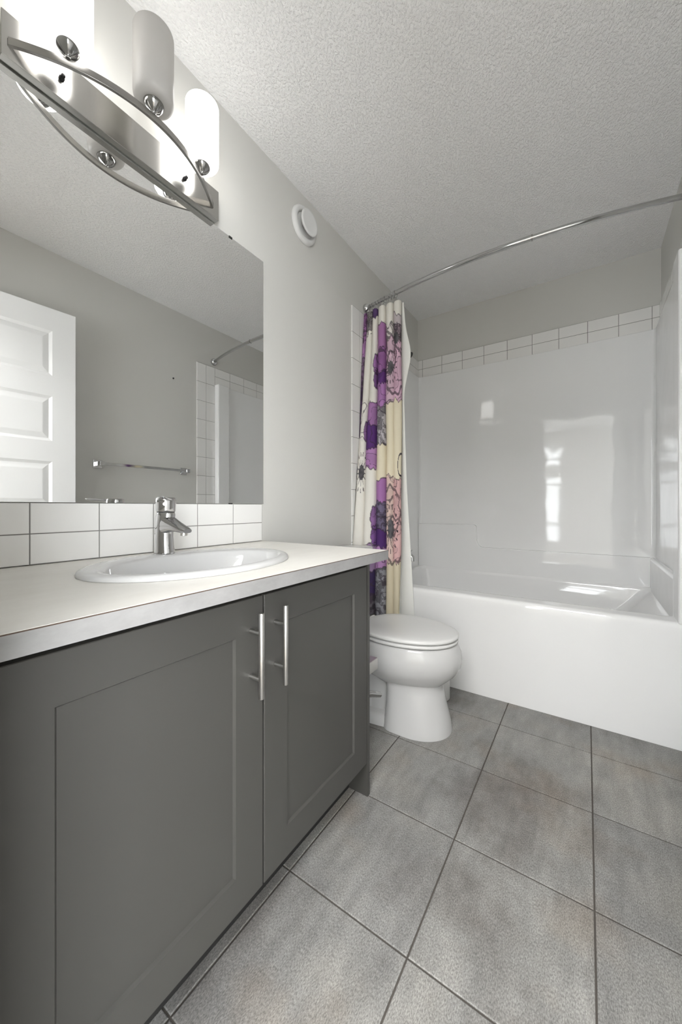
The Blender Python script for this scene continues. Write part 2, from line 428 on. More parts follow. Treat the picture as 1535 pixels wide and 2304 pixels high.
for s in (0, 1):
    bm = BM(); pr_ = [(0.026, 0.0005), (0.029, 0.006), (0.029, 0.014), (0.025, 0.026), (0.017, 0.034), (0.012, 0.038)]
    lathe(bm, [(r, h if s == 0 else W - h) for r, h in pr_], (0, 1.988, 2.243), 'x', 32)
    obj('wall_mount', bm, M['chrome'], rod, smooth=True, angle=60)

# ------------------------------------------------------------------ curtain (printed cloth) and liner
ROWS = [  # picture row used for the print, height, fold edges (x, y) from the wall outwards, last one the liner's edge
 (685, 2.216, [(.004,1.966),(.029,1.963),(.072,1.961),(.110,1.958),(.166,1.955),(.217,1.952),(.267,1.949),(.273,1.948)]),
 (750, 2.038, [(.004,1.952),(.024,1.951),(.074,1.950),(.115,1.949),(.166,1.948),(.219,1.947),(.265,1.946),(.288,1.946)]),
 (807, 1.884, [(.004,1.939),(.017,1.941),(.069,1.943),(.117,1.945),(.170,1.948),(.224,1.950),(.265,1.952),(.323,1.955)]),
 (890, 1.661, [(.004,1.921),(.014,1.924),(.062,1.929),(.117,1.934),(.171,1.939),(.221,1.944),(.270,1.949),(.275,1.950)]),
 (940, 1.527, [(.004,1.910),(.010,1.913),(.057,1.920),(.117,1.928),(.173,1.935),(.222,1.941),(.270,1.947),(.281,1.949)]),
 (1009, 1.343, [(.004,1.893),(.010,1.896),(.053,1.906),(.122,1.919),(.179,1.929),(.225,1.937),(.270,1.945),(.287,1.947)]),
 (1100, 1.101, [(.004,1.864),(.010,1.866),(.057,1.884),(.127,1.902),(.185,1.917),(.226,1.928),(.269,1.939),(.296,1.946)]),
 (1224, 0.777, [(.004,1.825),(.010,1.828),(.065,1.855),(.134,1.881),(.192,1.903),(.231,1.917),(.272,1.933),(.316,1.950)]),
 (1384, 0.361, [(.004,1.823),(.010,1.827),(.060,1.853),(.129,1.879),(.190,1.902),(.229,1.917),(.262,1.929),(.338,1.958)])]
ZR = np.array([r[1] for r in ROWS])[::-1]; VR = np.array([r[0] for r in ROWS], float)[::-1]
EX = np.array([[p[0] for p in r[2]] for r in ROWS])[::-1]; EY = np.array([[p[1] for p in r[2]] for r in ROWS])[::-1]
def smooth_interp(z, tab):
    # quadratic-ish smoothing: average of shifted linear interpolations
    return np.mean([np.interp(z + d, ZR, tab) for d in (-0.05, -0.025, 0, 0.025, 0.05)], axis=0)
EX[:, 1] += np.interp(ZR, [1.3, 1.6, 2.2], [0.0, 0.006, 0.004])
nz, nc = 640, 26
zs = np.linspace(2.196, 0.366, nz)
rng = np.random.default_rng(3)
NF = 6
edge = [(smooth_interp(zs, EX[:, k]), smooth_interp(zs, EY[:, k])) for k in range(8)]
vv = np.interp(zs, ZR, VR)
PX, PY, PK, PT = [], [], [], []
amp = [0.012, 0.010, 0.022, 0.026, 0.020, 0.018]
for k in range(NF):
    (xa, ya), (xb, yb) = edge[k], edge[k + 1]
    ts = np.linspace(0, 1, nc)
    for t in ts[(0 if k == 0 else 1):]:
        wdt = np.clip((xb - xa) / 0.035, 0.0, 1.0)
        a_ = amp[k] * wdt * np.where(k >= 4, np.interp(zs, [0.37, 1.6, 2.2], [0.5, 0.6, 1.0]), 1.0)
        s_ = math.sin(PI * t) ** 0.7
        wob = 0.002 * np.sin(zs * 9 + k * 2.1 + t * 3)
        cre = 0.012 * (abs(2 * t - 1) ** 8) * wdt
        if k == 4 and t > 0.5: cre *= np.interp(zs, [0.4, 1.9, 2.15], [0.15, 0.2, 1.0])
        if k == 5 and t < 0.5: cre *= np.interp(zs, [0.4, 1.9, 2.15], [0.15, 0.2, 1.0])
        PX.append(xa + (xb - xa) * t + 0.3 * (a_ * s_ - cre)); PY.append(ya + (yb - ya) * t - a_ * s_ + cre + wob)
        PK.append(k); PT.append(t)
PX = np.array(PX); PY = np.array(PY); PK = np.array(PK); PT = np.array(PT)
PX = np.maximum(PX, 0.0105)
ncol = len(PK)

# --- the floral print, painted in cloth coordinates (column u, row v)
UREF = [804, 814, 830, 849, 869, 886, 904]
U = np.array([UREF[k] + (UREF[k + 1] - UREF[k]) * t for k, t in zip(PK, PT)])[:, None] * np.ones((1, nz))
V = np.ones((ncol, 1)) * vv[None, :]
K = PK[:, None] * np.ones((1, nz), int)
def vnoise(x, y, seed):
    r = np.random.default_rng(seed).random((64, 64)); xi = np.floor(x).astype(int); yi = np.floor(y).astype(int)
    fx = x - xi; fy = y - yi; fx = fx * fx * (3 - 2 * fx); fy = fy * fy * (3 - 2 * fy)
    g = lambda i, j: r[i % 64, j % 64]
    return (g(xi, yi) * (1 - fx) + g(xi + 1, yi) * fx) * (1 - fy) + (g(xi, yi + 1) * (1 - fx) + g(xi + 1, yi + 1) * fx) * fy
lin = lambda c: np.array(srgb(*c)[:3])
IMG = np.zeros((ncol, nz, 3)); IMG[:] = lin((226, 223, 216))
WHITE, CREAM = (226, 223, 216), (224, 215, 192)
seg = {
 0: [(685, (150, 104, 154), 2), (760, (160, 118, 164), 1), (800, (122, 98, 126), 2), (870, (84, 66, 92), 2), (985, WHITE, 0)],
 1: [(680, (180, 176, 174), 3), (716, (128, 122, 124), 1), (738, WHITE, 2), (748, WHITE, 0), (895, WHITE, 1), (985, WHITE, 0)],
 2: [(680, (86, 66, 106), 0), (712, WHITE, 0), (903, (158, 116, 164), 1), (952, (88, 54, 114), 1), (1012, (166, 124, 172), 1), (1054, WHITE, 0), (1228, (150, 126, 158), 0), (1285, (62, 50, 84), 1), (1335, (92, 88, 94), 3)],
 3: [(680, WHITE, 0), (733, (166, 118, 166), 0), (788, (150, 102, 156), 1), (835, (90, 54, 114), 1), (864, (168, 122, 176), 1), (914, (176, 172, 178), 3), (1003, CREAM, 0), (1080, (160, 113, 166), 0), (1128, (106, 98, 122), 3), (1190, (78, 48, 104), 0), (1226, (168, 128, 174), 1), (1282, (138, 138, 144), 3)],
 4: [(680, WHITE, 0), (738, (214, 208, 206), 2), (765, (206, 178, 194), 1), (908, CREAM, 0), (1072, (208, 184, 176), 1), (1268, (204, 194, 170), 0)],
 5: [(680, WHITE, 0), (716, (196, 186, 190), 0), (742, (142, 126, 136), 2), (778, (206, 172, 192), 1), (905, CREAM, 0), (1078, (206, 168, 168), 1), (1262, (204, 194, 170), 0)]}
jag = (vnoise(U / 7.0, V / 40.0 + K * 7, 11) - 0.5) * 16 + (vnoise(U / 2.5, V / 30.0, 12) - 0.5) * 8
n1 = vnoise(U / 8.0 + K * 3.3, V / 13.0, 21); n2 = vnoise(U / 4.0, V / 6.0, 22)
style = np.zeros((ncol, nz), int)
ink = lin((62, 52, 62))
Vj = V + jag * np.where(V > 700, 1, 0.3)
lines = np.zeros((ncol, nz), bool)
for k, lst in seg.items():
    for i, (v0, c, st) in enumerate(lst):
        v1 = lst[i + 1][0] if i + 1 < len(lst) else 1500
        m_ = (K == k) & (Vj >= v0) & (Vj < v1)
        IMG[m_] = lin(c); style[m_] = st
        if i and (c != WHITE or lst[i - 1][1] != WHITE): lines |= (K == k) & (np.abs(Vj - v0) < 1.4)
# flower heads spilling over a fold
def blob(cu, cv, ru, rv, c, cols, st=1, ph=0.0):
    th = np.arctan2((V - cv) / rv, (U - cu) / ru); d = np.hypot((U - cu) / ru, (V - cv) / rv)
    r = 1 + 0.13 * np.abs(np.sin(3.5 * th + ph)) + 0.05 * np.sin(11 * th + ph)
    inside = (d < r) & np.isin(K, cols)
    IMG[inside] = lin(c) if c is not None else IMG[inside]; style[inside] = st
    global lines
    lines |= np.isin(K, cols) & (np.abs(d - r) < 0.05 + 0.9 / rv)
blob(849, 818, 9, 22, (150, 108, 158), [2], 1); blob(848, 852, 6, 20, (118, 84, 132), [2], 1)
blob(849, 1165, 7, 26, (140, 104, 152), [2], 1); blob(849, 1205, 6, 22, (120, 84, 140), [2], 1)
blob(831, 968, 6, 22, (140, 104, 150), [1], 1)
blob(872, 800, 18, 42, None, [4, 5], 1, 0.6); blob(890, 842, 20, 46, None, [4, 5], 1, 0.2)
blob(880, 1150, 20, 50, None, [4, 5], 1, 0.9); blob(888, 1215, 22, 46, None, [4, 5], 1, 1.6)
# line work inside the petals
tone = 0.84 + 0.32 * n1
IMG *= np.where((style > 0)[..., None], tone[..., None], 1.0)
ph1 = np.abs(n1 - 0.5); ph2 = np.abs(n2 - 0.5)
lines |= (style == 1) & (ph1 < 0.035)
lines |= (style >= 2) & ((ph1 < 0.05) | (ph2 < 0.07))
IMG = np.where(((style == 3) & (n2 > 0.62))[..., None], IMG * 0.45, IMG)
IMG = np.where(((style == 2) & (n2 > 0.68))[..., None], IMG * 0.35 + lin((70, 64, 70)) * 0.3, IMG)
IMG[lines] = ink * 0.75 + IMG[lines] * 0.25
def centre(cu, cv, ru, rv, cols):
    th = np.arctan2((V - cv) / rv, (U - cu) / ru); d = np.hypot((U - cu) / ru, (V - cv) / rv)
    spike = 1 + 0.8 * np.maximum(0, np.sin(13 * th)) ** 4
    m_ = (d < spike * 0.8) & np.isin(K, cols)
    IMG[m_] = lin((88, 86, 90)) * (0.55 + 0.9 * n2[m_])[:, None]
    dots = np.isin(K, cols) & (np.abs(d - 1.9) < 0.22) & (np.sin(17 * th) > 0.75)
    IMG[dots] = ink
centre(879, 832, 7, 17, [4, 5]); centre(881, 1190, 8, 26, [4, 5]); centre(893, 772, 8, 16, [5])
centre(823, 1062, 7, 22, [1]); centre(808, 1062, 5, 20, [0]); centre(821, 722, 3, 9, [1])
# thin leaf outline on the cream
leaf = np.isin(K, [5]) & (np.abs(np.hypot((U - 903) / 6, (V - 1048) / 24) - 1) < 0.09); IMG[leaf] = ink

def sheet(name, PX, PY, zs, m, parent, colors=None, thick=0.0015):
    n, nz_ = PX.shape
    co_ = np.stack([PX, PY, np.broadcast_to(zs, PX.shape)], -1).reshape(-1, 3)
    idx = np.arange(n * nz_).reshape(n, nz_)
    f = np.stack([idx[:-1, :-1], idx[1:, :-1], idx[1:, 1:], idx[:-1, 1:]], -1).reshape(-1, 4)
    me = bpy.data.meshes.new(name); me.from_pydata(co_.tolist(), [], f.tolist()); me.update()
    if colors is not None:
        at_ = me.color_attributes.new('print', 'FLOAT_COLOR', 'POINT')
        buf = np.ones((n * nz_, 4), np.float32); buf[:, :3] = colors.reshape(-1, 3); at_.data.foreach_set('color', buf.ravel())
    me.polygons.foreach_set('use_smooth', [True] * len(me.polygons))
    me.materials.append(m)
    o = bpy.data.objects.new(name, me); COL.objects.link(o)
    if parent is not None: o.parent = parent; o.matrix_parent_inverse = Matrix.Translation(-parent_loc(parent))
    md = o.modifiers.new('thickness', 'SOLIDIFY'); md.thickness = thick; md.offset = 0
    return o
cur = thing('shower_curtain', 'bunched white shower curtain printed with large purple and pink flowers', 'shower curtain', (0.15, 1.95, 0.37))
sheet('printed_panel', PX, PY, zs, M['cloth'], cur, IMG)
bm = BM()
hem = [(x, y, 0.362) for x, y in zip(PX[ncol - 52:, -1], PY[ncol - 52:, -1])]
tube(bm, hem, 0.0032, 8); obj('hem', bm, M['cloth'], cur, smooth=True)
hm = cur.children[-1].data.color_attributes.new('print', 'FLOAT_COLOR', 'POINT')
for d in hm.data: d.color = srgb(196, 188, 172)
# plain liner behind it, pushed out by the shower head
lin_ = thing('shower_liner', 'plain white curtain liner showing along the right edge of the flowered curtain', 'shower liner', (0.28, 1.97, 0.3))
nzl = 160; zl = np.linspace(2.19, 0.30, nzl)
e6 = (smooth_interp(zl, EX[:, 6]), smooth_interp(zl, EY[:, 6])); e7 = (smooth_interp(zl, EX[:, 7]), smooth_interp(zl, EY[:, 7]))
LX, LY = [], []
for t in np.linspace(0, 1, 40):
    if t < 0.45:
        q = t / 0.45; LX.append(0.20 + (e6[0] - 0.012 - 0.20) * q + 0 * zl); LY.append(1.990 - 0.014 * q + 0.004 * np.sin(q * 22) + 0 * zl)
    else:
        q = (t - 0.45) / 0.55; q = q ** 0.9
        LX.append(e6[0] - 0.012 + (e7[0] - e6[0] + 0.012) * q); LY.append(np.minimum(1.976 + (e7[1] + 0.018 - 1.976) * q - 0.006 * math.sin(q * PI), 1.994))
sheet('liner_panel', np.array(LX), np.array(LY), zl, M['liner'], lin_)
# rings
ring_x = [0.045, 0.068, 0.092, 0.115, 0.138, 0.162, 0.186, 0.208, 0.226, 0.238]
proto = None
for i, x in enumerate(ring_x):
    p = rodp(x)
    if proto is None:
        bm = BM(); pts = []
        for k in range(25):
            a = 2 * PI * k / 24
            pts.append((0.0, 0.0175 * math.sin(a) * (0.95 if math.cos(a) > 0 else 0.75), 0.0215 * math.cos(a) - 0.008))
        tube(bm, pts, 0.0017, 8, cap=False); proto = o = obj('curtain_ring', bm, M['chrome'], None, smooth=True)
    else:
        o = proto.copy(); COL.objects.link(o)
    o.location = (p[0], p[1], p[2]); o.rotation_euler = (0, 0, random.uniform(-0.5, 0.5))
    tag(o, 'thin metal curtain ring looped over the rod above the bunched flowered curtain', 'curtain ring', 'curtain rings on the shower rod')

# ------------------------------------------------------------------ vanity cabinet
CF = 0.5383; ZC0, ZC = 0.818, 0.8495
cab = thing('vanity_cabinet', 'dark grey shaker vanity cabinet with two doors under the pale countertop', 'cabinet', (0.27, 0.6, 0))
bm = BM(); box(bm, 0.002, CF, 1.0845, 1.1, 0, ZC0 - 0.0005); obj('end_panel', bm, M['cabinet'], cab, bevel=0.001)
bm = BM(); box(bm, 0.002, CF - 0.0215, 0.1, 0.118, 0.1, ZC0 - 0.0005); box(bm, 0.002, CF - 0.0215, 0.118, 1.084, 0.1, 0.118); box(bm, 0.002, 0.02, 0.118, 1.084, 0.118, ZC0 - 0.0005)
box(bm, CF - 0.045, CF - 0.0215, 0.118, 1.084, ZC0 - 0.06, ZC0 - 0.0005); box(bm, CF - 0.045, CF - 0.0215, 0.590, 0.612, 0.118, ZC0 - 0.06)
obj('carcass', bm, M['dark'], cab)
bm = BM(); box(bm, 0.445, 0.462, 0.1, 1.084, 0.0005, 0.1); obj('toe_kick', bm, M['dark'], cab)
def cabinet_door(y0, y1, z0, z1, hy):
    bm = BM(); fw, d, sl, th = 0.078, 0.006, 0.004, 0.0205
    x1 = CF; x0 = CF - th
    o4 = [(y0, z0), (y1, z0), (y1, z1), (y0, z1)]
    i4 = [(y0 + fw, z0 + fw), (y1 - fw, z0 + fw), (y1 - fw, z1 - fw), (y0 + fw, z1 - fw)]
    j4 = [(y0 + fw + sl, z0 + fw + sl), (y1 - fw - sl, z0 + fw + sl), (y1 - fw - sl, z1 - fw - sl), (y0 + fw + sl, z1 - fw - sl)]
    b_ = 0.0012
    oB = [(y0 + b_, z0 + b_), (y1 - b_, z0 + b_), (y1 - b_, z1 - b_), (y0 + b_, z1 - b_)]
    mk = lambda L_, x: [bm.verts.new((x, y, z)) for y, z in L_]
    r0, r1, r2, r3, r4 = mk(o4, x0), mk(o4, x1 - b_), mk(oB, x1), mk(i4, x1), mk(j4, x1 - d)
    for a, b2 in ((r0, r1), (r1, r2), (r2, r3), (r3, r4)):
        for k in range(4): bm.faces.new((a[k], a[(k + 1) % 4], b2[(k + 1) % 4], b2[k]))
    bm.faces.new(r4); bm.faces.new(r0[::-1])
    d_ = obj('cabinet_door', bm, M['cabinet'], cab)
    bm = BM(); lathe(bm, [(0.0056, 0.577), (0.006, 0.5775), (0.006, 0.7635), (0.0056, 0.764)], (CF + 0.034, hy, 0), n=20)
    for z in (0.618, 0.7195): lathe(bm, [(0.0048, CF + 0.0003), (0.0048, CF + 0.034)], (0, hy, z), 'x', 14)
    h = obj('handle', bm, M['steel'], d_, smooth=True, angle=50)
    h['label'] = 'satin steel bar handle'
cabinet_door(0.1215, 0.5978, 0.1185, 0.7915, 0.561)
cabinet_door(0.6030, 1.0785, 0.1185, 0.7915, 0.638)
# countertop
top = thing('countertop', 'pale laminate countertop with a dark seam along its front edge, on the vanity cabinet', 'countertop', (0.3, 0.6, ZC0))
def corner(x0, x1, y0, y1, r):
    return [(x0, y0), (x1, y0)] + [(x1 - r + r * math.cos(math.radians(a)), y1 - r + r * math.sin(math.radians(a))) for a in (0, 22.5, 45, 67.5, 90)] + [(x0, y1)]
bm = BM()
# top sheet with an oval cut-out under the sink
SX, SY, SA, SB = 0.322, 0.578, 0.198, 0.268
n = 64
hole = [(SX + (SA - 0.02) * math.cos(2 * PI * k / n), SY + (SB - 0.02) * math.sin(2 * PI * k / n)) for k in range(n)]
def square_pt(k):
    a = 2 * PI * k / n; cx, sy = math.cos(a), math.sin(a)
    x0, x1, y0, y1 = 0.001, 0.601, 0.097, 1.113
    t = min((x1 - SX) / cx if cx > 1e-6 else ((x0 - SX) / cx if cx < -1e-6 else 9), (y1 - SY) / sy if sy > 1e-6 else ((y0 - SY) / sy if sy < -1e-6 else 9))
    return (SX + t * cx, SY + t * sy)
sq = [square_pt(k) for k in range(n)]
for cxy in ((0.001, 0.097), (0.601, 0.097), (0.601, 1.113), (0.001, 1.113)):   # snap nearest ray onto each corner
    j = min(range(n), key=lambda q: (sq[q][0] - cxy[0]) ** 2 + (sq[q][1] - cxy[1]) ** 2); sq[j] = cxy
rings = [[(x, y, ZC0) for x, y in hole], [(x, y, ZC0) for x, y in sq], [(x, y, ZC) for x, y in sq], [(x, y, ZC) for x, y in hole], [(x, y, ZC0) for x, y in hole]]
loft(bm, rings, False, False); bmesh.ops.remove_doubles(bm, verts=bm.verts, dist=1e-5)
obj('slab', bm, M['laminate'], top)
bm = BM(); box(bm, 0.601, 0.6023, 0.097, 1.1135, ZC0, ZC - 0.0022); box(bm, 0.001, 0.6023, 1.113, 1.1145, ZC0, ZC - 0.0022); obj('edge_band', bm, M['laminate_edge'], top)
bm = BM(); box(bm, 0.601, 0.6021, 0.097, 1.1135, ZC - 0.0021, ZC - 0.0006); box(bm, 0.001, 0.6021, 1.113, 1.1143, ZC - 0.0021, ZC - 0.0006); obj('seam', bm, M['seam'], top)
# backsplash tiles
R = []
cuts = [0.097, 0.160, 0.318, 0.4745, 0.631, 0.791, 0.949, 1.101]
for a0, a1 in zip(cuts, cuts[1:]):
    R += [(a0, a1, 0.851, 0.9285), (a0, a1, 0.9285, 1.007)]
bs = tiles('backsplash', R, 'x', 0.0005, 1, edge_hi=1.101)
tag(bs, 'two rows of white tiles with grey grout between the countertop and the mirror', 'backsplash')
# mirror
bm = BM(); box(bm, 0.0005, 0.0055, 0.10, 1.1118, 1.0085, 2.0515)
mi = obj('wall_mirror', bm, [M['mirror_edge'], M['mirror']])
for p in mi.data.polygons:
    if p.normal.x > 0.9: p.material_index = 1
tag(mi, 'large frameless wall mirror above the tiled backsplash', 'mirror')
bm = BM(); box(bm, 0.0055, 0.0075, 0.928, 0.946, 1.0045, 1.0105); obj('clip', bm, M['black'], mi)
bm = BM(); box(bm, 0.0055, 0.0075, 0.93, 0.945, 2.0465, 2.0535); obj('clip', bm, M['black'], mi)

# ------------------------------------------------------------------ sink
sink = thing('sink', 'white oval drop-in sink set into the countertop', 'sink', (SX, SY, ZC))
bm = BM()
def oval(ax, by, z, cx=SX, cy=SY, n=72):
    return [(cx + ax * math.cos(2 * PI * k / n), cy + by * math.sin(2 * PI * k / n), z) for k in range(n)]
bx = SX + 0.024
rings = [oval(SA - 0.012, SB - 0.012, ZC + 0.0006), oval(SA - 0.001, SB - 0.001, ZC + 0.0006), oval(SA, SB, ZC + 0.0035), oval(SA - 0.002, SB - 0.002, ZC + 0.0085), oval(SA - 0.006, SB - 0.006, ZC + 0.0115), oval(SA - 0.013, SB - 0.013, ZC + 0.0130), oval(SA - 0.03, SB - 0.026, ZC + 0.0128, SX + 0.008),
         oval(SA - 0.046, SB - 0.038, ZC + 0.0105, bx), oval(SA - 0.051, SB - 0.043, ZC + 0.006, bx), oval(SA - 0.058, SB - 0.05, ZC - 0.012, bx), oval(SA - 0.072, SB - 0.075, ZC - 0.06, bx),
         oval(SA - 0.10, SB - 0.12, ZC - 0.105, bx), oval(SA - 0.14, SB - 0.19, ZC - 0.128, bx), oval(0.022, 0.022, ZC - 0.134, bx)]
loft(bm, rings, True, True)
bmesh.ops.delete(bm, geom=[f for f in bm.faces if len(f.verts) > 10 and f.calc_center_median().z > ZC], context='FACES')
obj('bowl', bm, M['porcelain'], sink, smooth=True, angle=60)
bm = BM(); lathe(bm, [(0.021, ZC - 0.1335), (0.021, ZC - 0.130), (0.014, ZC - 0.131)], (bx, SY, 0), n=28); obj('drain', bm, M['chrome'], sink, smooth=True)

# ------------------------------------------------------------------ faucet
FX, FY, FZ = 0.150, 0.586, ZC + 0.0118
fa = thing('faucet', 'chrome single-lever faucet standing on the back of the oval sink', 'faucet', (FX, FY, FZ))
bm = BM()
# body leaning forward: lofted ovals from base up
prof = [(0.000, 0.0, 0.030, 0.027), (0.003, 0.0, 0.030, 0.027), (0.02, 0.0, 0.028, 0.0255), (0.05, -0.001, 0.026, 0.0245), (0.08, 0.000, 0.027, 0.0245), (0.10, 0.003, 0.030, 0.0245), (0.112, 0.006, 0.030, 0.0245), (0.118, 0.006, 0.027, 0.023)]
rings = [[(FX + dx + a * math.cos(2 * PI * k / 32), FY + b2 * math.sin(2 * PI * k / 32), FZ + h) for k in range(32)] for h, dx, a, b2 in prof]
loft(bm, rings)
obj('body', bm, M['chrome'], fa, smooth=True, angle=50)
bm = BM()
def spout_ring(x, z, hw, hh, tilt):
    out = []
    for k in range(24):
        a = 2 * PI * k / 24; cy, cz = math.copysign(abs(math.cos(a)) ** 0.6, math.cos(a)) * hw, math.copysign(abs(math.sin(a)) ** 0.75, math.sin(a)) * hh
        out.append((FX + x + cz * math.sin(tilt), FY + cy, FZ + z + cz * math.cos(tilt)))
    return out
loft(bm, [spout_ring(-0.012, 0.082, 0.022, 0.036, 0.35), spout_ring(0.015, 0.081, 0.0225, 0.030, 0.38), spout_ring(0.034, 0.0815, 0.022, 0.0215, 0.38), spout_ring(0.055, 0.0795, 0.0205, 0.0145, 0.35), spout_ring(0.08, 0.075, 0.019, 0.010, 0.3), spout_ring(0.102, 0.0705, 0.0165, 0.0075, 0.25), spout_ring(0.112, 0.069, 0.012, 0.0055, 0.2)])
obj('spout', bm, M['chrome'], fa, smooth=True, angle=60)
bm = BM(); lathe(bm, [(0.009, FZ + 0.056), (0.010, FZ + 0.057), (0.010, FZ + 0.066)], (FX + 0.094, FY, 0), n=20); obj('aerator', bm, M['steel'], fa, smooth=True)
bm = BM(); lathe(bm, [(0.0235, FZ + 0.1185), (0.0235, FZ + 0.1215)], (FX + 0.006, FY, 0), n=32); obj('gasket', bm, M['black'], fa)
bm = BM(); lathe(bm, [(0.0255, FZ + 0.1215), (0.026, FZ + 0.123), (0.0275, FZ + 0.148), (0.0275, FZ + 0.157), (0.0255, FZ + 0.161), (0.018, FZ + 0.1625)], (FX + 0.006, FY, 0), n=36)
lv = obj('lever_cap', bm, M['chrome'], fa, smooth=True, angle=40)
bm = BM()
dv = Vector((0.80, -0.60, 0)).normalized(); sv = Vector((0.60, 0.80, 0))
c0 = Vector((FX + 0.006, FY, FZ + 0.155))
rr = []
for t, hw, hh, up in ((0.0, 0.024, 0.006, 0.0), (0.03, 0.020, 0.005, 0.001), (0.06, 0.014, 0.0035, 0.003), (0.088, 0.010, 0.0025, 0.006), (0.094, 0.007, 0.0018, 0.007)):
    p = c0 + dv * t + Vector((0, 0, up)); rr.append([p + sv * hw * math.cos(2 * PI * k / 20) + Vector((0, 0, hh * math.sin(2 * PI * k / 20))) for k in range(20)])
loft(bm, rr); obj('lever', bm, M['chrome'], fa, smooth=True, angle=60)
bm = BM(); tube(bm, [tuple(c0 + dv * 0.0268 + Vector((0, 0, -0.012))), tuple(c0 + dv * 0.0292 + Vector((0, 0, -0.012)))], 0.0045, 16); obj('marker', bm, M['steel'], fa, smooth=True)
bm = BM(); lathe(bm, [(0.0022, FZ + 0.0), (0.0022, FZ + 0.092), (0.005, FZ + 0.094), (0.005, FZ + 0.1), (0.003, FZ + 0.102)], (FX - 0.036, FY, 0), n=12); obj('drain_pull', bm, M['chrome'], fa, smooth=True)

# ------------------------------------------------------------------ vanity light
VL = thing('vanity_light', 'brushed nickel vanity light with three frosted glass shades above the mirror', 'wall lamp', (0.0, 0.56, 2.11))
bm = BM(); box(bm, 0.0008, 0.030, 0.259, 0.864, 2.0562, 2.163); obj('back_plate', bm, M['plate'], VL, bevel=0.0015)
AZ = 2.0945
def arcx(y): return 0.148 - 0.119 * ((y - 0.555) / 0.282) ** 2
bm = BM(); rings = []
for k in range(61):
    y = 0.273 + (0.837 - 0.273) * k / 60; x = arcx(y); dx = -0.119 * 2 * (y - 0.555) / 0.282 ** 2
    nrm = Vector((1, -dx, 0)).normalized(); hw, hh = 0.0042, 0.0092
    p = Vector((x, y, AZ))
    rings.append([p + nrm * sx * hw + Vector((0, 0, sz * hh)) for sx, sz in ((1, 1), (1, -1), (-1, -1), (-1, 1))])
loft(bm, rings); obj('bow', bm, M['nickel'], VL, bevel=0.0007, seg=1)
for y in (0.377, 0.726):
    bm = BM(); lathe(bm, [(0.0062, 0.0302), (0.0062, 0.034), (0.0045, 0.036), (0.0045, 0.043), (0.0022, 0.045)], (0, y, 2.109), 'x', 20); obj('screw', bm, M['black'], VL, smooth=True)
for i, (x, y) in enumerate(((0.100, 0.367), (0.148, 0.555), (0.100, 0.745))):
    bm = BM()
    lathe(bm, [(0.005, AZ + 0.0082), (0.005, AZ + 0.013), (0.008, AZ + 0.015), (0.017, AZ + 0.020), (0.0235, AZ + 0.028), (0.027, AZ + 0.038), (0.027, AZ + 0.042), (0.0235, AZ + 0.0425)], (x, y, 0), n=36)
    cup = obj('cup', bm, M['cup'], VL, smooth=True, angle=60)
    lit = i != 1
    z0 = AZ + 0.036
    bm = BM()
    outer = [(0.0235, 0.002), (0.030, 0.000), (0.040, 0.0015), (0.0475, 0.006), (0.0515, 0.013), (0.0525, 0.022), (0.0525, 0.195), (0.0515, 0.1985)]
    inner = [(0.0490, 0.1985), (0.0485, 0.195), (0.0485, 0.022), (0.0475, 0.015), (0.044, 0.0085), (0.038, 0.005), (0.0235, 0.004)]
    lathe(bm, [(r, z0 + h) for r, h in outer + inner[:2]], (x, y, 0), n=48, cap=False)
    sd = obj('shade', bm, M['shade_lit'] if lit else M['shade_off'], VL, smooth=True, angle=50)
    sd['label'] = 'glowing frosted glass shade' if lit else 'unlit frosted glass shade'
    if lit and BULB > 0:
        l = bpy.data.lights.new('bulb', 'POINT'); l.energy = BULB; l.shadow_soft_size = 0.02; l.color = (1.0, 0.96, 0.91)
        lo = bpy.data.objects.new('bulb_light', l); COL.objects.link(lo); lo.location = (x, y, z0 + 0.11)

# ------------------------------------------------------------------ round wall vent
vt = thing('round_wall_vent', 'round white air vent high on the wall beside the mirror', 'vent', (0, 1.386, 2.383))
bm = BM(); lathe(bm, [(0.088, 0.0008), (0.088, 0.010), (0.082, 0.017), (0.070, 0.020), (0.060, 0.014), (0.058, 0.004)], (0, 1.386, 2.383), 'x', 56); obj('rim', bm, M['plastic'], vt, smooth=True, angle=60)
bm = BM(); lathe(bm, [(0.012, 0.004), (0.012, 0.030)], (0, 1.386, 2.383), 'x', 20); obj('stem', bm, M['black'], vt)
bm = BM(); lathe(bm, [(0.030, 0.026), (0.052, 0.030), (0.060, 0.038), (0.060, 0.042), (0.056, 0.045), (0.048, 0.043)], (0, 1.386, 2.383), 'x', 56); obj('disc', bm, M['plastic'], vt, smooth=True, angle=60)

# ------------------------------------------------------------------ toilet
TYc = 1.592
to = thing('toilet', 'white toilet with closed lid between the vanity and the bathtub', 'toilet', (0.36, TYc, 0))
def egg(xb, xf, hw, z, n=56, p=2.3, cy=TYc, xm=None):
    """egg outline: rear end xb, front end xf, half width hw, widest at xm"""
    xm = xb + (xf - xb) * 0.42 if xm is None else xm
    out = []
    for k in range(n):
        a = 2 * PI * k / n; ca, sa = math.cos(a), math.sin(a)
        if ca >= 0: x = xm + (xf - xm) * abs(ca) ** (2 / 2.05)
        else: x = xm - (xm - xb) * abs(ca) ** (2 / p)
        y = hw * math.copysign(abs(sa) ** (2 / 2.1), sa)
        out.append((x, cy + y, z))
    return out
bm = BM()
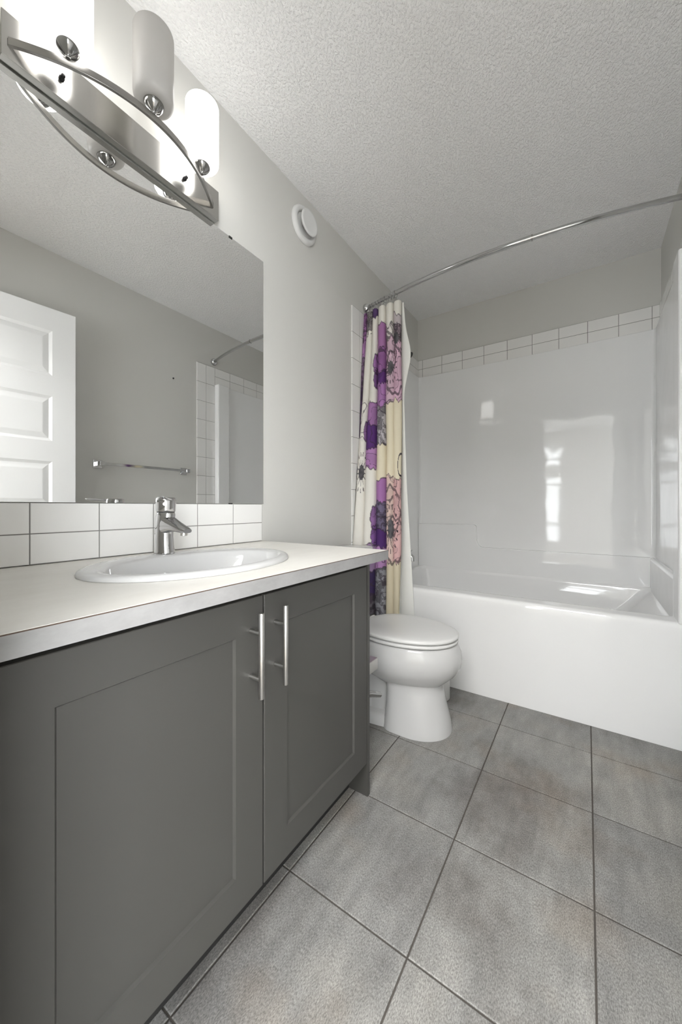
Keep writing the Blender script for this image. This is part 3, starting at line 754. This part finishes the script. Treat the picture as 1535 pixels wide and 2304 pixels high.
# bowl
loft(bm, [egg(0.300, 0.615, 0.095, 0.190), egg(0.285, 0.628, 0.108, 0.203), egg(0.255, 0.652, 0.138, 0.225), egg(0.225, 0.684, 0.166, 0.255), egg(0.205, 0.706, 0.183, 0.290), egg(0.195, 0.713, 0.189, 0.325), egg(0.195, 0.708, 0.187, 0.355), egg(0.198, 0.698, 0.181, 0.380), egg(0.200, 0.692, 0.178, 0.389), egg(0.205, 0.686, 0.173, 0.3925)])
# front pedestal, flaring to the floor
loft(bm, [egg(0.375, 0.668, 0.139, 0.0, p=6, xm=0.50), egg(0.375, 0.668, 0.139, 0.006, p=6, xm=0.50), egg(0.38, 0.660, 0.134, 0.05, p=6, xm=0.50), egg(0.385, 0.645, 0.124, 0.11, p=6, xm=0.50), egg(0.385, 0.632, 0.114, 0.17, p=6, xm=0.49), egg(0.38, 0.626, 0.110, 0.205, p=6, xm=0.48), egg(0.36, 0.640, 0.120, 0.235, p=5, xm=0.48)])
# recessed trapway behind it and the foot plate
loft(bm, [egg(0.10, 0.46, 0.085, 0.03, p=4), egg(0.10, 0.46, 0.08, 0.12, p=4), egg(0.07, 0.46, 0.085, 0.22, p=4), egg(0.05, 0.46, 0.10, 0.30, p=4)])
loft(bm, [egg(0.09, 0.56, 0.132, 0.0, p=5), egg(0.09, 0.56, 0.132, 0.02, p=5), egg(0.095, 0.55, 0.122, 0.042, p=5), egg(0.11, 0.54, 0.108, 0.048, p=5)])
# shelf carrying the tank
loft(bm, [rrect(0.03, 0.27, TYc - 0.10, TYc + 0.10, 0.03, 0.30), rrect(0.02, 0.29, TYc - 0.14, TYc + 0.14, 0.04, 0.36), rrect(0.02, 0.29, TYc - 0.15, TYc + 0.15, 0.04, 0.3905)])
obj('pedestal_bowl', bm, M['porcelain'], to, smooth=True, angle=60)
bm = BM()
loft(bm, [egg(0.30, 0.63, 0.125, 0.3972), egg(0.244, 0.692, 0.180, 0.398), egg(0.241, 0.695, 0.182, 0.401), egg(0.241, 0.695, 0.182, 0.4085), egg(0.243, 0.692, 0.180, 0.4105), egg(0.30, 0.63, 0.125, 0.4112)])
st = obj('seat', bm, M['plastic'], to, smooth=True, angle=60)
for dx, dy in ((0.52, 0.13), (0.52, -0.13)):
    bm = BM(); lathe(bm, [(0.008, 0.3915), (0.008, 0.3975)], (dx, TYc + dy, 0), n=14); obj('bumper', bm, M['plastic'], st)
bm = BM()
loft(bm, [egg(0.30, 0.63, 0.125, 0.4168), egg(0.242, 0.694, 0.181, 0.4172), egg(0.239, 0.697, 0.183, 0.4195), egg(0.239, 0.698, 0.184, 0.425), egg(0.241, 0.695, 0.182, 0.4305), egg(0.25, 0.684, 0.173, 0.4345), egg(0.29, 0.640, 0.140, 0.4375), egg(0.36, 0.52, 0.05, 0.439)])
obj('lid', bm, M['plastic'], to, smooth=True, angle=60)
for dy in (-0.07, 0.07):
    bm = BM(); tube(bm, [(0.232, TYc + dy - 0.022, 0.413), (0.232, TYc + dy + 0.022, 0.413)], 0.013, 16); obj('hinge', bm, M['plastic'], to, smooth=True)
bm = BM()
loft(bm, [rrect(0.035, 0.165, TYc - 0.118, TYc + 0.118, 0.03, 0.391), rrect(0.025, 0.172, TYc - 0.124, TYc + 0.124, 0.035, 0.44), rrect(0.018, 0.178, TYc - 0.130, TYc + 0.130, 0.035, 0.70), rrect(0.016, 0.186, TYc - 0.155, TYc + 0.155, 0.035, 0.745)])
obj('tank', bm, M['porcelain'], to, smooth=True, angle=60)
bm = BM()
loft(bm, [rrect(0.014, 0.190, TYc - 0.168, TYc + 0.168, 0.035, 0.7455), rrect(0.012, 0.196, TYc - 0.173, TYc + 0.173, 0.036, 0.752), rrect(0.012, 0.196, TYc - 0.173, TYc + 0.173, 0.036, 0.774), rrect(0.018, 0.190, TYc - 0.167, TYc + 0.167, 0.034, 0.781), rrect(0.04, 0.17, TYc - 0.14, TYc + 0.14, 0.03, 0.783)])
obj('tank_lid', bm, M['porcelain'], to, smooth=True, angle=60)
bm = BM(); tube(bm, [(0.176, TYc - 0.10, 0.69), (0.19, TYc - 0.10, 0.69)], 0.011, 16); tube(bm, [(0.192, TYc - 0.10, 0.69), (0.194, TYc - 0.055, 0.687), (0.192, TYc - 0.025, 0.684)], [0.007, 0.006, 0.007], 12); obj('flush_lever', bm, M['chrome'], to, smooth=True)

# paper holder on the hidden side of the vanity
ph = thing('paper_holder', 'chrome toilet paper holder on the side of the vanity facing the toilet', 'paper holder', (0.49, 1.1, 0.43))
bm = BM(); box(bm, 0.466, 0.520, 1.1005, 1.108, 0.384, 0.438); obj('mount', bm, M['chrome'], ph, bevel=0.0015)
bm = BM(); box(bm, 0.474, 0.514, 1.108, 1.206, 0.390, 0.432); obj('post', bm, M['steel'], ph, bevel=0.003)
bm = BM(); tube(bm, [(0.490, 1.101, 0.325), (0.502, 1.16, 0.312), (0.515, 1.218, 0.288)], [0.011, 0.012, 0.010], 16); obj('roller_arm', bm, M['cup'], ph, smooth=True)

# white canister between toilet and tub
cn = thing('brush_canister', 'white toilet brush canister on the floor between toilet and bathtub', 'toilet brush', (0.522, 1.865, 0))
bm = BM(); lathe(bm, [(0.050, 0.0005), (0.053, 0.004), (0.053, 0.14), (0.050, 0.146), (0.046, 0.146), (0.045, 0.02)], (0.522, 1.865, 0), n=40); obj('canister', bm, M['plastic'], cn, smooth=True, angle=50)
bm = BM(); lathe(bm, [(0.009, 0.02), (0.009, 0.25), (0.011, 0.26), (0.006, 0.27)], (0.522, 1.865, 0), n=16); obj('handle', bm, M['plastic'], cn, smooth=True)

# ------------------------------------------------------------------ right wall, seen in the mirror
tb = thing('towel_bar', 'chrome towel bar with square posts reflected in the mirror', 'towel bar', (W, 1.4, 1.277))
for y in (1.09, 1.705):
    bm = BM(); box(bm, W - 0.009, W - 0.0005, y - 0.027, y + 0.027, 1.250, 1.304); box(bm, W - 0.076, W - 0.009, y - 0.014, y + 0.014, 1.263, 1.291); obj('post', bm, M['chrome'], tb, bevel=0.002)
bm = BM(); box(bm, W - 0.072, W - 0.060, 1.102, 1.693, 1.268, 1.286); obj('bar', bm, M['chrome'], tb, bevel=0.0015)
bm = BM(); lathe(bm, [(0.006, W - 0.0005), (0.006, W - 0.004), (0.004, W - 0.010)], (0, 1.621, 1.998), 'x', 14)
tag(obj('wall_screw', bm, M['black'], None, smooth=True), 'tiny black screw left in the bare wall above the towel bar', 'screw')

# open entry door leaning back against the right wall
def entry_door():
    w, th, h, z0 = 0.795, 0.035, 2.122, 0.012
    d = bpy.data.objects.new('entry_door', None); COL.objects.link(d)
    bm = BM()
    st_, top_r, pan, rail = 0.112, 0.128, 0.258, 0.117
    zt = z0 + h
    opens = []
    z = zt - top_r
    for k in range(5): opens.append((z - pan, z)); z -= pan + rail
    def face(xs, sgn):
        ys = [0, st_, w - st_, w]
        def quad(y0, y1, za, zb): bm.faces.new([bm.verts.new((xs, y, q)) for y, q in ((y0, za), (y1, za), (y1, zb), (y0, zb))])
        quad(0, st_, z0, zt); quad(w - st_, w, z0, zt)
        edges = [zt] + [q for a, b2 in opens for q in (b2, a)] + [z0]
        for a, b2 in zip(edges[0::2], edges[1::2]): quad(st_, w - st_, b2, a)
        for a, b2 in opens:
            prev = [bm.verts.new((xs, y, q)) for y, q in ((st_, a), (w - st_, a), (w - st_, b2), (st_, b2))]
            for ins, dep in ((0.012, 0.006), (0.016, 0.0075), (0.042, 0.0015), (0.046, 0.001)):
                cur_ = [bm.verts.new((xs - sgn * dep, y, q)) for y, q in ((st_ + ins, a + ins), (w - st_ - ins, a + ins), (w - st_ - ins, b2 - ins), (st_ + ins, b2 - ins))]
                for k in range(4): bm.faces.new((prev[k], prev[(k + 1) % 4], cur_[(k + 1) % 4], cur_[k]))
                prev = cur_
            bm.faces.new(prev)
    face(-th / 2, -1); face(th / 2, 1)
    for (y, ) in ((0,), (w,)): bm.faces.new([bm.verts.new(p) for p in ((-th / 2, y, z0), (th / 2, y, z0), (th / 2, y, zt), (-th / 2, y, zt))])
    for q in (z0, zt): bm.faces.new([bm.verts.new(p) for p in ((-th / 2, 0, q), (th / 2, 0, q), (th / 2, w, q), (-th / 2, w, q))])
    bmesh.ops.remove_doubles(bm, verts=bm.verts, dist=1e-5)
    obj('leaf', bm, M['door'], d)
    for q in (0.25, 1.05, 1.88):
        bm = BM(); lathe(bm, [(0.006, q), (0.006, q + 0.09)], (0.0, -0.006, 0), n=14); obj('hinge', bm, M['nickel'], d, smooth=True)
    for sgn in (-1, 1):
        bm = BM(); lathe(bm, [(0.026, sgn * (th / 2 + 0.0005)), (0.026, sgn * (th / 2 + 0.006)), (0.012, sgn * (th / 2 + 0.010)), (0.012, sgn * (th / 2 + 0.022))], (0, w - 0.06, 0.98), 'x', 24)
        tube(bm, [(sgn * (th / 2 + 0.026), w - 0.05, 0.98), (sgn * (th / 2 + 0.028), w - 0.10, 0.98), (sgn * (th / 2 + 0.026), w - 0.16, 0.98)], 0.008, 12)
        obj('door_handle', bm, M['nickel'], d, smooth=True)
    d.location = (1.462, 0.125, 0); d.rotation_euler = (0, 0, math.atan2(0.052, 0.79))
    return tag(d, 'open white door with horizontal panels, reflected at the left of the mirror', 'door')
entry_door()
